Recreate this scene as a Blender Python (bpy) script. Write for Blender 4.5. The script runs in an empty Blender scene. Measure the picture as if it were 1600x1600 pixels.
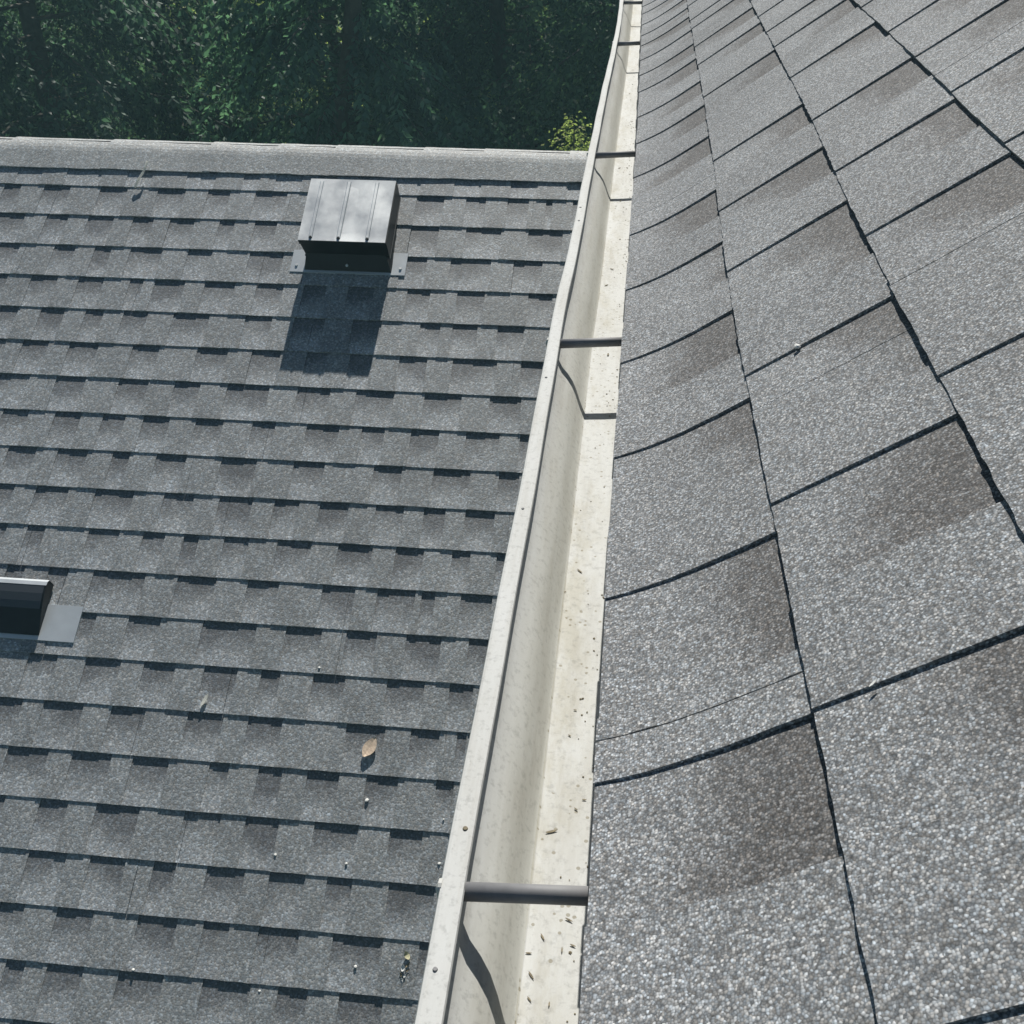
import bpy, math, random
import numpy as np
from mathutils import Vector, Matrix

R = math.radians
scene = bpy.context.scene
COL = scene.collection

# ------------------------------------------------------------------ camera
# metres; X to the right, Y along the gutter, Z up; the lens is the origin
cam_d = bpy.data.cameras.new('camera')
cam = bpy.data.objects.new('camera', cam_d); COL.objects.link(cam)
cam_d.sensor_fit = 'HORIZONTAL'; cam_d.sensor_width = 36.0
cam_d.lens = 36.0 * 1664.45 / 1600.0
cam_d.clip_start = 0.02; cam_d.clip_end = 2000.0
yaw, pit, roll = R(-6.3706), R(33.0713), R(-0.2271)
fwd = Vector((math.sin(yaw)*math.cos(pit), math.cos(yaw)*math.cos(pit), -math.sin(pit)))
rt = Vector((math.cos(yaw), -math.sin(yaw), 0)); upv = rt.cross(fwd)
r2 = rt*math.cos(roll) + upv*math.sin(roll); u2 = upv*math.cos(roll) - rt*math.sin(roll)
cam.matrix_world = Matrix(((r2.x, u2.x, -fwd.x, 0), (r2.y, u2.y, -fwd.y, 0), (r2.z, u2.z, -fwd.z, 0), (0, 0, 0, 1)))
scene.camera = cam

# ------------------------------------------------------------------ light
SUN_EL, SUN_AZ = 45.0, 1.2        # azimuth: degrees to the right of +Y
w = bpy.data.worlds.new('World'); scene.world = w; w.use_nodes = True
nt = w.node_tree; nt.nodes.clear()
sky = nt.nodes.new('ShaderNodeTexSky'); sky.sky_type = 'NISHITA'; sky.sun_disc = False
sky.sun_elevation = R(SUN_EL); sky.sun_rotation = R(SUN_AZ); sky.altitude = 100
sky.air_density = 0.65; sky.dust_density = 0.3
bg = nt.nodes.new('ShaderNodeBackground'); bg.inputs['Strength'].default_value = 0.05
ow = nt.nodes.new('ShaderNodeOutputWorld')
nt.links.new(sky.outputs[0], bg.inputs[0]); nt.links.new(bg.outputs[0], ow.inputs[0])
sl = bpy.data.lights.new('sun', 'SUN'); sl.energy = 5.0; sl.angle = R(0.5); sl.color = (1.0, 0.965, 0.9)
sun = bpy.data.objects.new('sun', sl); COL.objects.link(sun)
tosun = Vector((math.sin(R(SUN_AZ))*math.cos(R(SUN_EL)), math.cos(R(SUN_AZ))*math.cos(R(SUN_EL)), math.sin(R(SUN_EL))))
sun.rotation_euler = tosun.to_track_quat('Z', 'Y').to_euler(); sun.location = (0, 10, 20)
vs = scene.view_settings
vs.view_transform = 'Standard'; vs.look = 'None'; vs.exposure = 0.2; vs.gamma = 1.0; vs.use_curve_mapping = False

# ------------------------------------------------------------------ helpers
rnd = random.Random(7)
def tag(o, label=None, cat=None, group=None, kind=None):
    if label: o['label'] = label
    if cat: o['category'] = cat
    if group: o['group'] = group
    if kind: o['kind'] = kind
    return o
def empty(name, loc=(0, 0, 0)):
    o = bpy.data.objects.new(name, None); o.empty_display_size = .05; COL.objects.link(o); o.location = loc; return o
def mesh(name, V, F, mat, parent=None, uv=None, smooth=False):
    me = bpy.data.meshes.new(name); me.from_pydata([tuple(v) for v in V], [], F)
    if mat: me.materials.append(mat)
    if uv is not None:
        l = me.uv_layers.new(name='UVMap'); a = np.array(uv, dtype=np.float32)
        idx = np.empty(len(me.loops), dtype=np.int32); me.loops.foreach_get('vertex_index', idx)
        l.data.foreach_set('uv', a[idx].ravel())
    if smooth: me.polygons.foreach_set('use_smooth', [True]*len(me.polygons))
    me.update()
    o = bpy.data.objects.new(name, me); COL.objects.link(o)
    if parent: o.parent = parent
    return o
def join(parts):
    V = []; F = []; U = []
    for v, f, u in parts:
        b = len(V); V += v; F += [tuple(i+b for i in q) for q in f]; U += u
    return V, F, U
class MB:
    def __init__(s): s.v = []; s.f = []
    def quadgrid(s, rows, close=False):
        b = len(s.v); n = len(rows[0])
        for r in rows: s.v += [tuple(p) for p in r]
        m = n if close else n-1
        for i in range(len(rows)-1):
            for j in range(m):
                s.f.append((b+i*n+j, b+i*n+(j+1) % n, b+(i+1)*n+(j+1) % n, b+(i+1)*n+j))
        return b, n
    def hexa(s, p):     # 8 points: bottom 4, top 4
        b = len(s.v); s.v += [tuple(q) for q in p]
        for q in ((3,2,1,0),(4,5,6,7),(0,1,5,4),(1,2,6,5),(2,3,7,6),(3,0,4,7)): s.f.append(tuple(i+b for i in q))
    def tube(s, a, c, ra, rb=None, n=16, cap=True):
        a = Vector(a); c = Vector(c); rb = ra if rb is None else rb
        d = (c-a).normalized(); x = d.orthogonal().normalized(); y = d.cross(x); rows = []
        for p, r in ((a, ra), (c, rb)):
            rows.append([p+x*r*math.cos(2*math.pi*k/n)+y*r*math.sin(2*math.pi*k/n) for k in range(n)])
        b, n = s.quadgrid(rows, True)
        if cap:
            s.f.append(tuple(b+k for k in range(n))[::-1]); s.f.append(tuple(b+n+k for k in range(n)))
    def build(s, name, mat, parent=None, smooth=False): return mesh(name, s.v, s.f, mat, parent, smooth=smooth)

# ------------------------------------------------------------------ materials
def newmat(name):
    m = bpy.data.materials.new(name); m.use_nodes = True; t = m.node_tree; t.nodes.clear()
    out = t.nodes.new('ShaderNodeOutputMaterial'); b = t.nodes.new('ShaderNodeBsdfPrincipled')
    t.links.new(b.outputs[0], out.inputs[0]); return m, t, b, out
def N(t, kind, **kw):
    n = t.nodes.new(kind)
    for k, v in kw.items():
        if k.startswith('i_'): n.inputs[k[2:].replace('_', ' ')].default_value = v
        else: setattr(n, k, v)
    return n
def ramp(t, stops, interp='LINEAR'):
    n = t.nodes.new('ShaderNodeValToRGB'); cr = n.color_ramp; cr.interpolation = interp
    while len(cr.elements) < len(stops): cr.elements.new(.5)
    for e_, (p, c) in zip(cr.elements, stops): e_.position = p; e_.color = (c[0], c[1], c[2], 1) if not isinstance(c, float) else (c, c, c, 1)
    return n
def math_(t, op, a, b=None, c=None):
    n = t.nodes.new('ShaderNodeMath'); n.operation = op
    for i, x in enumerate((a, b, c)):
        if x is None: continue
        if isinstance(x, (int, float)): n.inputs[i].default_value = x
        else: t.links.new(x, n.inputs[i])
    return n.outputs[0]
def mixc(t, fac, a, b, mode='MIX'):
    n = t.nodes.new('ShaderNodeMix'); n.data_type = 'RGBA'; n.blend_type = mode
    for i, x in ((0, fac), (6, a), (7, b)):
        if isinstance(x, (int, float)): n.inputs[i].default_value = x
        elif isinstance(x, tuple): n.inputs[i].default_value = (*x, 1)
        else: t.links.new(x, n.inputs[i])
    return n.outputs[2]

def shingle_mat(name, base, cell, patch=None, patch_amt=0.0, edge_k=(1.5, -.18), contrast=1.0, mott=0.3, mscale=95, vary=.12, bump=.6, bright=None, rough=.82, spec=.35, brk=.75, dots=0.0):
    """mineral granules: each a grain of its own grey; a darker blend printed at the top of the low panels"""
    m, t, b, out = newmat(name)
    geo = N(t, 'ShaderNodeNewGeometry'); pos = geo.outputs['Position']
    vo = N(t, 'ShaderNodeTexVoronoi', i_Scale=1.0/cell); t.links.new(pos, vo.inputs['Vector'])
    sep = N(t, 'ShaderNodeSeparateColor'); t.links.new(vo.outputs['Color'], sep.inputs[0])
    c = contrast
    g = ramp(t, [(0.0, 1-.72*c), (.3, 1-.45*c), (.62, 1+.02*c), (.85, 1+.75*c), (1.0, 1+1.7*c)]); t.links.new(sep.outputs[0], g.inputs[0])
    gout = g.outputs[0]
    if dots:      # each grain is palest on its crown; black asphalt shows between the grains
        dr = ramp(t, [(.0, 1.32), (.30, 1.12), (.55, .80), (.85, .42)]); t.links.new(vo.outputs['Distance'], dr.inputs[0])
        gout = mixc(t, dots, gout, mixc(t, 1.0, gout, dr.outputs[0], 'MULTIPLY'))
    hue = mixc(t, sep.outputs[1], (0.93, 1.0, 1.07), (1.06, 1.0, 0.94))
    col = mixc(t, 1.0, gout, hue, 'MULTIPLY')
    col = mixc(t, 1.0, col, base, 'MULTIPLY')
    no = N(t, 'ShaderNodeTexNoise', i_Scale=mscale, i_Detail=3.0, i_Roughness=.7); t.links.new(pos, no.inputs['Vector'])
    mo = ramp(t, [(.30, 1-mott), (.5, 1.0), (.70, 1+mott*1.2)]); t.links.new(no.outputs[0], mo.inputs[0])
    col = mixc(t, 1.0, col, mo.outputs[0], 'MULTIPLY')
    n2 = N(t, 'ShaderNodeTexNoise', i_Scale=5.0, i_Detail=4.0, i_Roughness=.6); t.links.new(pos, n2.inputs['Vector'])
    mo2 = ramp(t, [(.3, .86), (.7, 1.12)]); t.links.new(n2.outputs[0], mo2.inputs[0])
    col = mixc(t, 1.0, col, mo2.outputs[0], 'MULTIPLY')
    oi = N(t, 'ShaderNodeObjectInfo')
    rv = math_(t, 'MULTIPLY_ADD', oi.outputs['Random'], 2*vary, 1-vary)
    col = mixc(t, 1.0, col, N2col(t, rv), 'MULTIPLY')
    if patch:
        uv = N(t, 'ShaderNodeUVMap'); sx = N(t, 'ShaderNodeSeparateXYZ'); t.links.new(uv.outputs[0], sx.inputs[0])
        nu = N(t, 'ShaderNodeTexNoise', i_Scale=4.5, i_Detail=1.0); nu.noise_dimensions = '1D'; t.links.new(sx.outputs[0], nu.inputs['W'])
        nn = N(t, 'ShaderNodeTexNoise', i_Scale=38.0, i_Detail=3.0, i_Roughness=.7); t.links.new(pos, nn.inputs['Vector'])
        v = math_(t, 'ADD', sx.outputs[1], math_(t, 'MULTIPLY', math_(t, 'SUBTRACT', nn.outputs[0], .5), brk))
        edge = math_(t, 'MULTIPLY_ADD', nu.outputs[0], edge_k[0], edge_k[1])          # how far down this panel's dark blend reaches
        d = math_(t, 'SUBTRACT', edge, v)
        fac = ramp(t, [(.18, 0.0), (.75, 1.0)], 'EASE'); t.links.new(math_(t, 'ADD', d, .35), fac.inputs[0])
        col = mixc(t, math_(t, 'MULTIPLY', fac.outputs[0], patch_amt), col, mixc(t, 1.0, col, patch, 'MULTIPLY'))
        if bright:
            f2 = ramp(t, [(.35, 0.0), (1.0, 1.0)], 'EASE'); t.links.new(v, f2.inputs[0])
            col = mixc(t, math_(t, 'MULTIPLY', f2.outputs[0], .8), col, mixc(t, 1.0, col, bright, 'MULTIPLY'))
    t.links.new(col, b.inputs['Base Color'])
    b.inputs['Roughness'].default_value = rough; b.inputs['Specular IOR Level'].default_value = spec
    bp = N(t, 'ShaderNodeBump', i_Strength=bump, i_Distance=cell*.55); bp.invert = True
    t.links.new(vo.outputs['Distance'], bp.inputs['Height']); t.links.new(bp.outputs[0], b.inputs['Normal'])
    return m
def N2col(t, v):
    n = t.nodes.new('ShaderNodeCombineColor')
    for i in range(3): t.links.new(v, n.inputs[i])
    return n.outputs[0]

LOB = (.296, .308, .312)
M_low_tab = shingle_mat('granules_low_tab', LOB, .0050, contrast=.42, mott=.20, mscale=120, vary=.05, bump=.2, rough=.65, spec=.7)
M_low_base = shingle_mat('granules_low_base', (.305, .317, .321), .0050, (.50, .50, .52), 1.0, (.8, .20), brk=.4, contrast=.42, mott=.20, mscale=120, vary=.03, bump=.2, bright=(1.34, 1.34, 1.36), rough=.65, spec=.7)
UPB = (.268, .275, .281)
M_up_tab = shingle_mat('granules_up_tab', UPB, .0015, contrast=.68, mott=.18, mscale=300, vary=.07, bump=.22, dots=.85)
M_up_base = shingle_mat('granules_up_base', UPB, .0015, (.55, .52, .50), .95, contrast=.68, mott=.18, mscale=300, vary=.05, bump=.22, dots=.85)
M_cap = shingle_mat('granules_cap', (.395, .405, .40), .0050, contrast=.38, mott=.18, mscale=90, vary=.05, bump=.25, rough=.7, spec=.6)

def simple(name, col, rough=.6, metal=0.0, spec=.5, noise=None):
    m, t, b, out = newmat(name)
    b.inputs['Roughness'].default_value = rough; b.inputs['Metallic'].default_value = metal; b.inputs['Specular IOR Level'].default_value = spec
    if noise:
        sc, amt = noise; tc = N(t, 'ShaderNodeNewGeometry')
        no = N(t, 'ShaderNodeTexNoise', i_Scale=sc, i_Detail=5.0, i_Roughness=.65); t.links.new(tc.outputs['Position'], no.inputs['Vector'])
        rp = ramp(t, [(.3, tuple(c*(1-amt) for c in col)), (.7, tuple(min(1, c*(1+amt)) for c in col))]); t.links.new(no.outputs[0], rp.inputs[0])
        t.links.new(rp.outputs[0], b.inputs['Base Color'])
    else: b.inputs['Base Color'].default_value = (*col, 1)
    return m
M_deck = simple('roof_felt', (.03, .03, .035), .9)
M_edge = simple('asphalt_edge', (.02, .021, .024), .85)
M_drip = simple('brown_drip_metal', (.10, .09, .08), .5)
M_ferr = simple('grey_ferrule_metal', (.21, .21, .215), .62, .0, noise=(60, .15))
M_head = simple('white_spike_paint', (.55, .55, .52), .4)
M_black = simple('black_vent_metal', (.012, .015, .019), .45, noise=(30, .2))
M_siding = simple('white_siding', (.62, .61, .57), .6, noise=(8, .05))
M_leafbrown = simple('dry_leaf', (.78, .60, .45), .7, noise=(120, .3))
M_straw = simple('pale_straw', (.8, .79, .74), .7)
def papery(name, col):
    m, t, b, out = newmat(name); b.inputs['Base Color'].default_value = (*col, 1); b.inputs['Roughness'].default_value = .7
    tr_ = N(t, 'ShaderNodeBsdfTranslucent'); tr_.inputs[0].default_value = (*col, 1)
    mx = N(t, 'ShaderNodeMixShader'); mx.inputs[0].default_value = .5; t.links.new(b.outputs[0], mx.inputs[1]); t.links.new(tr_.outputs[0], mx.inputs[2]); t.links.new(mx.outputs[0], out.inputs[0]); return m
M_straw = papery('pale_straw_fibre', (.95, .94, .88))
M_chip = simple('pale_chip', (.7, .7, .67), .6)
M_dark = simple('dark_debris', (.22, .185, .12), .8, noise=(300, .4))
M_yellow = simple('yellow_debris', (.55, .52, .33), .75, noise=(200, .25))
M_bark = simple('bark', (.09, .085, .07), .9, noise=(9, .35))
M_twig = simple('grey_twig', (.30, .26, .2), .85)

# painted aluminium of the gutter: chalky off-white with film of dirt
def gutter_mat():
    m, t, b, out = newmat('gutter_paint')
    geo = N(t, 'ShaderNodeNewGeometry'); sx = N(t, 'ShaderNodeSeparateXYZ'); t.links.new(geo.outputs['Position'], sx.inputs[0])
    mp = N(t, 'ShaderNodeMapping'); mp.inputs['Scale'].default_value = (1, .12, 1); t.links.new(geo.outputs['Position'], mp.inputs[0])
    n1 = N(t, 'ShaderNodeTexNoise', i_Scale=55.0, i_Detail=6.0, i_Roughness=.7); t.links.new(mp.outputs[0], n1.inputs['Vector'])   # streaks along the run
    c1 = ramp(t, [(.28, (.49, .485, .455)), (.50, (.57, .575, .555)), (.78, (.63, .64, .63))]); t.links.new(n1.outputs[0], c1.inputs[0])
    n2 = N(t, 'ShaderNodeTexNoise', i_Scale=170.0, i_Detail=4.0, i_Roughness=.75); t.links.new(geo.outputs['Position'], n2.inputs['Vector'])
    c2 = ramp(t, [(.34, .80), (.48, 1.0)]); t.links.new(n2.outputs[0], c2.inputs[0])
    n4 = N(t, 'ShaderNodeTexNoise', i_Scale=9.0, i_Detail=2.0); t.links.new(geo.outputs['Position'], n4.inputs['Vector'])
    col = mixc(t, 1.0, c1.outputs[0], c2.outputs[0], 'MULTIPLY')
    # small dirt specks lying on the flat bottom
    vo = N(t, 'ShaderNodeTexVoronoi', i_Scale=230.0); vo.inputs['Randomness'].default_value = 1; t.links.new(geo.outputs['Position'], vo.inputs['Vector'])
    sp = N(t, 'ShaderNodeSeparateColor'); t.links.new(vo.outputs['Color'], sp.inputs[0])
    rare = math_(t, 'GREATER_THAN', math_(t, 'ADD', sp.outputs[0], math_(t, 'MULTIPLY', n4.outputs[0], .35)), 1.075)
    near = math_(t, 'LESS_THAN', vo.outputs['Distance'], .33)
    low = math_(t, 'LESS_THAN', sx.outputs[2], -.593)
    f = math_(t, 'MULTIPLY', math_(t, 'MULTIPLY', rare, near), low)
    col = mixc(t, math_(t, 'MULTIPLY', f, .62), col, (.22, .19, .12))
    mp2 = N(t, 'ShaderNodeMapping'); mp2.inputs['Scale'].default_value = (1, .35, 1); t.links.new(geo.outputs['Position'], mp2.inputs[0])
    n5 = N(t, 'ShaderNodeTexNoise', i_Scale=26.0, i_Detail=7.0, i_Roughness=.72); t.links.new(mp2.outputs[0], n5.inputs['Vector'])
    st5 = ramp(t, [(.44, 0.0), (.62, 1.0)]); t.links.new(n5.outputs[0], st5.inputs[0])
    mid = N(t, 'ShaderNodeMapRange'); mid.inputs[1].default_value = .006; mid.inputs[2].default_value = -.024; t.links.new(sx.outputs[0], mid.inputs[0])
    col = mixc(t, math_(t, 'MULTIPLY', math_(t, 'MULTIPLY', st5.outputs[0], low), math_(t, 'MULTIPLY', mid.outputs[0], .8)), col, mixc(t, 1.0, col, (.80, .765, .68), 'MULTIPLY'))
    # grazing shade on the ogee wall, painted as a beige darkening above the floor
    wall = N(t, 'ShaderNodeMapRange'); wall.inputs[1].default_value = -.540; wall.inputs[2].default_value = -.572; wall.interpolation_type = 'SMOOTHSTEP'; t.links.new(sx.outputs[2], wall.inputs[0])
    flr = math_(t, 'GREATER_THAN', sx.outputs[2], -.5945)
    col = mixc(t, math_(t, 'MULTIPLY', math_(t, 'MULTIPLY', wall.outputs[0], flr), .75), col, mixc(t, 1.0, col, (.90, .885, .82), 'MULTIPLY'))
    t.links.new(col, b.inputs['Base Color'])
    b.inputs['Roughness'].default_value = .7; b.inputs['Specular IOR Level'].default_value = .15
    bp = N(t, 'ShaderNodeBump', i_Strength=.15, i_Distance=.0006); t.links.new(n2.outputs[0], bp.inputs['Height']); t.links.new(bp.outputs[0], b.inputs['Normal'])
    return m
M_gut = gutter_mat()

def galv_mat(name, col, rough, metal):
    m, t, b, out = newmat(name)
    geo = N(t, 'ShaderNodeNewGeometry')
    no = N(t, 'ShaderNodeTexNoise', i_Scale=9.0, i_Detail=6.0, i_Roughness=.6); t.links.new(geo.outputs['Position'], no.inputs['Vector'])
    rp = ramp(t, [(.3, tuple(c*.90 for c in col)), (.68, tuple(min(1, c*1.06) for c in col))]); t.links.new(no.outputs[0], rp.inputs[0])
    t.links.new(rp.outputs[0], b.inputs['Base Color'])
    rr = ramp(t, [(.3, rough*.85), (.7, min(1, rough*1.25))]); t.links.new(no.outputs[0], rr.inputs[0]); t.links.new(rr.outputs[0], b.inputs['Roughness'])
    b.inputs['Metallic'].default_value = metal
    return m
M_galv = galv_mat('galvanised_cap', (.80, .82, .82), .46, .85)
M_flange = galv_mat('weathered_flange', (.66, .70, .73), .42, .25)

# ------------------------------------------------------------------ roof frames
E_ = 0.143
TH = 0.6401; XA, ZA = 0.1198, -0.4268           # upper roof: pitch and the line of its first course
PH = 0.5484; Y0, Z0 = 3.923, -1.1793            # lower roof: pitch and a course line
cT, sT, cP, sP = math.cos(TH), math.sin(TH), math.cos(PH), math.sin(PH)
def LO(u, d, h): return (u, Y0 - d*cP - h*sP, Z0 - d*sP + h*cP)
WA = ([-1, .27, .38, .59, .92, 1.09, 1.40, 1.63, 2.05, 2.43, 3.27, 6.5], [.004, .0045, .002, -.002, -.0062, -.0080, -.0045, .0002, .0036, .0043, .0078, .008])
WB = ([-1, .53, .9, 1.2, 1.5, 1.8, 2.6, 6.5], [-.001, -.001, -.004, -.003, .003, .004, .006, .006])
WE = ([-1, .8, 1.3, 1.55, 2.1, 3.9, 6.5], [0, 0, .004, .006, .011, .010, .010])
def wob(k, y):
    if k < 0: return float(np.interp(y, *WE))*.8
    if k == 0: return float(np.interp(y, *WA))
    return float(np.interp(y, *WB))*(1 if k == 1 else .6)
def UP(s, y, h):
    if s < 0: h = h + .0118*min(1.5, -s/.144)**3.2
    return (XA + s*cT - h*sT, y, ZA + s*sT + h*cT)

def slab(pt, a0, a1, v0, v1, h0, h1, thick, nv=1, step=.03, jit=.0011, sidej=.0008, seed=0, wobf=None):
    """thin board: along a, from hidden top edge v0 to exposed butt v1 (jagged), heights h0 -> h1.
       pt(a, v, h) -> world.  returns verts, faces, uvs (a, 0 top..1 butt)"""
    r = random.Random(seed); nu = max(2, int(round((a1-a0)/step))); V = []; F = []; U = []
    jb = [r.uniform(-jit, jit) for _ in range(nu+1)]
    for i in range(nu+1):
        for j in range(nv+1):
            tt = j/nv; a = a0+(a1-a0)*i/nu
            if i in (0, nu) and j: a += r.uniform(-sidej, sidej)
            v = v0+(v1-v0)*tt + (jb[i] if j == nv else 0)
            V.append(pt(a, v, h0+(h1-h0)*tt, tt)); U.append((a, tt))
    m = nv+1
    for i in range(nu):
        for j in range(nv): F.append((i*m+j, i*m+j+1, (i+1)*m+j+1, (i+1)*m+j))
    ring = [j for j in range(m)] + [i*m+nv for i in range(1, nu)] + [nu*m+j for j in range(nv, -1, -1)]
    b = len(V)
    for q in ring:
        i, j = divmod(q, m); a, tt = U[q]
        vv = v0+(v1-v0)*tt + (jb[i] if j == nv else 0)
        V.append(pt(a, vv, h0+(h1-h0)*tt-thick, tt)); U.append((a, tt))
    for k in range(len(ring)-1): F.append((ring[k], b+k, b+k+1, ring[k+1]))
    return V, F, U
def seg_fill(rec, lo, hi, r, gap=(.10, .05), tabw=(.10, .04)):
    """extend the measured low panels over the whole run with panels of the same rhythm"""
    rec = sorted(rec); out = list(rec)
    x = rec[0][0]
    while x > lo:
        b = x - r.uniform(tabw[0]-tabw[1], tabw[0]+tabw[1]); a = b - r.uniform(gap[0]-gap[1], gap[0]+gap[1]); out.append((a, b)); x = a
    x = rec[-1][1]
    while x < hi:
        a = x + r.uniform(tabw[0]-tabw[1], tabw[0]+tabw[1]); b = a + r.uniform(gap[0]-gap[1], gap[0]+gap[1]); out.append((a, b)); x = b
    return sorted(out)
def tabs_from(rec, lo, hi):
    t = []; rec = sorted(rec)
    for (a, b), (c, d) in zip(rec[:-1], rec[1:]):
        if b < hi and c > lo and c-b > .008: t.append((max(lo, b), min(hi, c)))
    return t
H_TAB = (-.0045, 0.0); H_BASE = (-.0075, -.0016); THK = .0038
H_UTAB = (-.0036, 0.0); H_UBASE = (-.0068, -.0018)
REC={
 0:[(-2.413,-2.345),(-2.251,-2.145),(-2.024,-1.916),(-1.794,-1.685),(-1.596,-1.508),(-1.410,-1.286),(-1.162,-1.063),(-0.965,-0.887),(-0.790,-0.686),(-0.604,-0.529),(-0.448,-0.369),(-0.305,-0.281)],
 1:[(-2.389,-2.286),(-2.199,-2.113),(-2.034,-1.933),(-1.857,-1.777),(-1.707,-1.617),(-1.520,-1.461),(-1.384,-1.299),(-1.186,-1.089),(-0.992,-0.896),(-0.790,-0.688),(-0.588,-0.458),(-0.359,-0.233)],
 2:[(-2.344,-2.263),(-2.128,-2.045),(-1.970,-1.905),(-1.831,-1.707),(-1.609,-1.516),(-1.375,-1.247),(-1.161,-1.041),(-0.970,-0.899),(-0.809,-0.715),(-0.628,-0.481),(-0.396,-0.296)],
 3:[(-2.300,-2.267),(-2.176,-2.074),(-1.993,-1.897),(-1.797,-1.746),(-1.702,-1.589),(-1.514,-1.401),(-1.320,-1.221),(-1.147,-1.065),(-0.983,-0.889),(-0.768,-0.685),(-0.588,-0.490),(-0.335,-0.249)],
 4:[(-2.255,-2.182),(-2.096,-2.009),(-1.927,-1.859),(-1.785,-1.694),(-1.599,-1.466),(-1.334,-1.236),(-1.157,-1.045),(-0.944,-0.840),(-0.703,-0.631),(-0.588,-0.500),(-0.430,-0.338)],
 5:[(-2.122,-2.026),(-1.947,-1.840),(-1.715,-1.616),(-1.479,-1.367),(-1.275,-1.178),(-1.085,-1.012),(-0.932,-0.853),(-0.757,-0.660),(-0.571,-0.418),(-0.335,-0.262)],
 6:[(-2.166,-2.053),(-1.956,-1.849),(-1.728,-1.621),(-1.527,-1.435),(-1.339,-1.190),(-1.091,-0.977),(-0.887,-0.755),(-0.651,-0.524),(-0.428,-0.322)],
 7:[(-2.108,-2.015),(-1.920,-1.826),(-1.748,-1.668),(-1.604,-1.511),(-1.419,-1.323),(-1.222,-1.142),(-1.034,-0.922),(-0.845,-0.767),(-0.678,-0.583),(-0.493,-0.382),(-0.314,-0.236)],
 8:[(-2.045,-1.945),(-1.870,-1.764),(-1.676,-1.616),(-1.524,-1.420),(-1.299,-1.178),(-1.052,-0.948),(-0.783,-0.689),(-0.585,-0.463),(-0.370,-0.303)],
 9:[(-2.032,-1.979),(-1.903,-1.791),(-1.698,-1.566),(-1.463,-1.361),(-1.275,-1.163),(-1.090,-1.007),(-0.939,-0.844),(-0.755,-0.663),(-0.598,-0.528),(-0.464,-0.369)],
 10:[(-1.988,-1.961),(-1.891,-1.830),(-1.682,-1.578),(-1.498,-1.425),(-1.363,-1.312),(-1.229,-1.147),(-1.054,-0.943),(-0.856,-0.744),(-0.670,-0.580),(-0.490,-0.432),(-0.349,-0.302)],
 11:[(-1.917,-1.857),(-1.777,-1.711),(-1.628,-1.456),(-1.351,-1.224),(-1.122,-1.021),(-0.882,-0.778),(-0.707,-0.588),(-0.568,-0.526),(-0.446,-0.349)],
 12:[(-1.877,-1.793),(-1.719,-1.579),(-1.475,-1.371),(-1.236,-1.065),(-0.972,-0.859),(-0.783,-0.688),(-0.597,-0.490),(-0.406,-0.344)],
 13:[(-1.759,-1.666),(-1.575,-1.463),(-1.390,-1.291),(-1.200,-1.096),(-1.022,-0.963),(-0.862,-0.764),(-0.636,-0.523),(-0.448,-0.377)],
 14:[(-1.810,-1.736),(-1.669,-1.544),(-1.456,-1.350),(-1.218,-1.109),(-1.033,-0.930),(-0.737,-0.621),(-0.545,-0.460),(-0.409,-0.381)],
 15:[(-1.739,-1.612),(-1.538,-1.418),(-1.354,-1.243),(-1.121,-1.062),(-0.974,-0.903),(-0.829,-0.735),(-0.656,-0.563),(-0.453,-0.402)],
 16:[(-1.720,-1.703),(-1.597,-1.512),(-1.427,-1.297),(-1.164,-1.056),(-0.983,-0.886),(-0.784,-0.658),(-0.567,-0.474)],
 17:[(-1.588,-1.476),(-1.406,-1.302),(-1.220,-1.155),(-1.066,-0.957),(-0.886,-0.786),(-0.723,-0.652),(-0.550,-0.422)],
 18:[(-1.631,-1.558),(-1.463,-1.358),(-1.229,-1.118),(-1.044,-0.971),(-0.889,-0.776),(-0.683,-0.545),(-0.446,-0.387)],
 19:[(-1.568,-1.513),(-1.451,-1.348),(-1.249,-1.124),(-1.015,-0.883),(-0.808,-0.728),(-0.642,-0.525)],
 20:[(-1.506,-1.417),(-1.328,-1.222),(-1.117,-1.013),(-0.927,-0.807),(-0.721,-0.637),(-0.553,-0.469)],
}

# ================================================================== LOWER ROOF
lower = empty('lower_roof', (0, Y0, Z0))
tag(lower, 'lower grey shingled roof slope on the left carrying both black vents, its ridge against the trees', 'roof')
lower_inv = Matrix.Translation((0, -Y0, -Z0))
def rel(V, o=(0, Y0, Z0)): return [(p[0]-o[0], p[1]-o[1], p[2]-o[2]) for p in V]
ULO, UHI, NLO = -3.4, 0.035, 25
pl = lambda a, v, h, tt: LO(a, v, h)
m = MB()       # deck below the shingles, front slope
m.hexa([LO(ULO, -.24, -.035), LO(UHI, -.24, -.035), LO(UHI, NLO*E_-.01, -.035), LO(ULO, NLO*E_-.01, -.035), LO(ULO, -.24, -.0125), LO(UHI, -.24, -.0125), LO(UHI, NLO*E_-.01, -.0125), LO(ULO, NLO*E_-.01, -.0125)])
m.v = rel(m.v); m.build('roof_deck', M_deck, lower)
r0 = random.Random(11)
stuff_tabs = []; vis_n = 0
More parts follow.
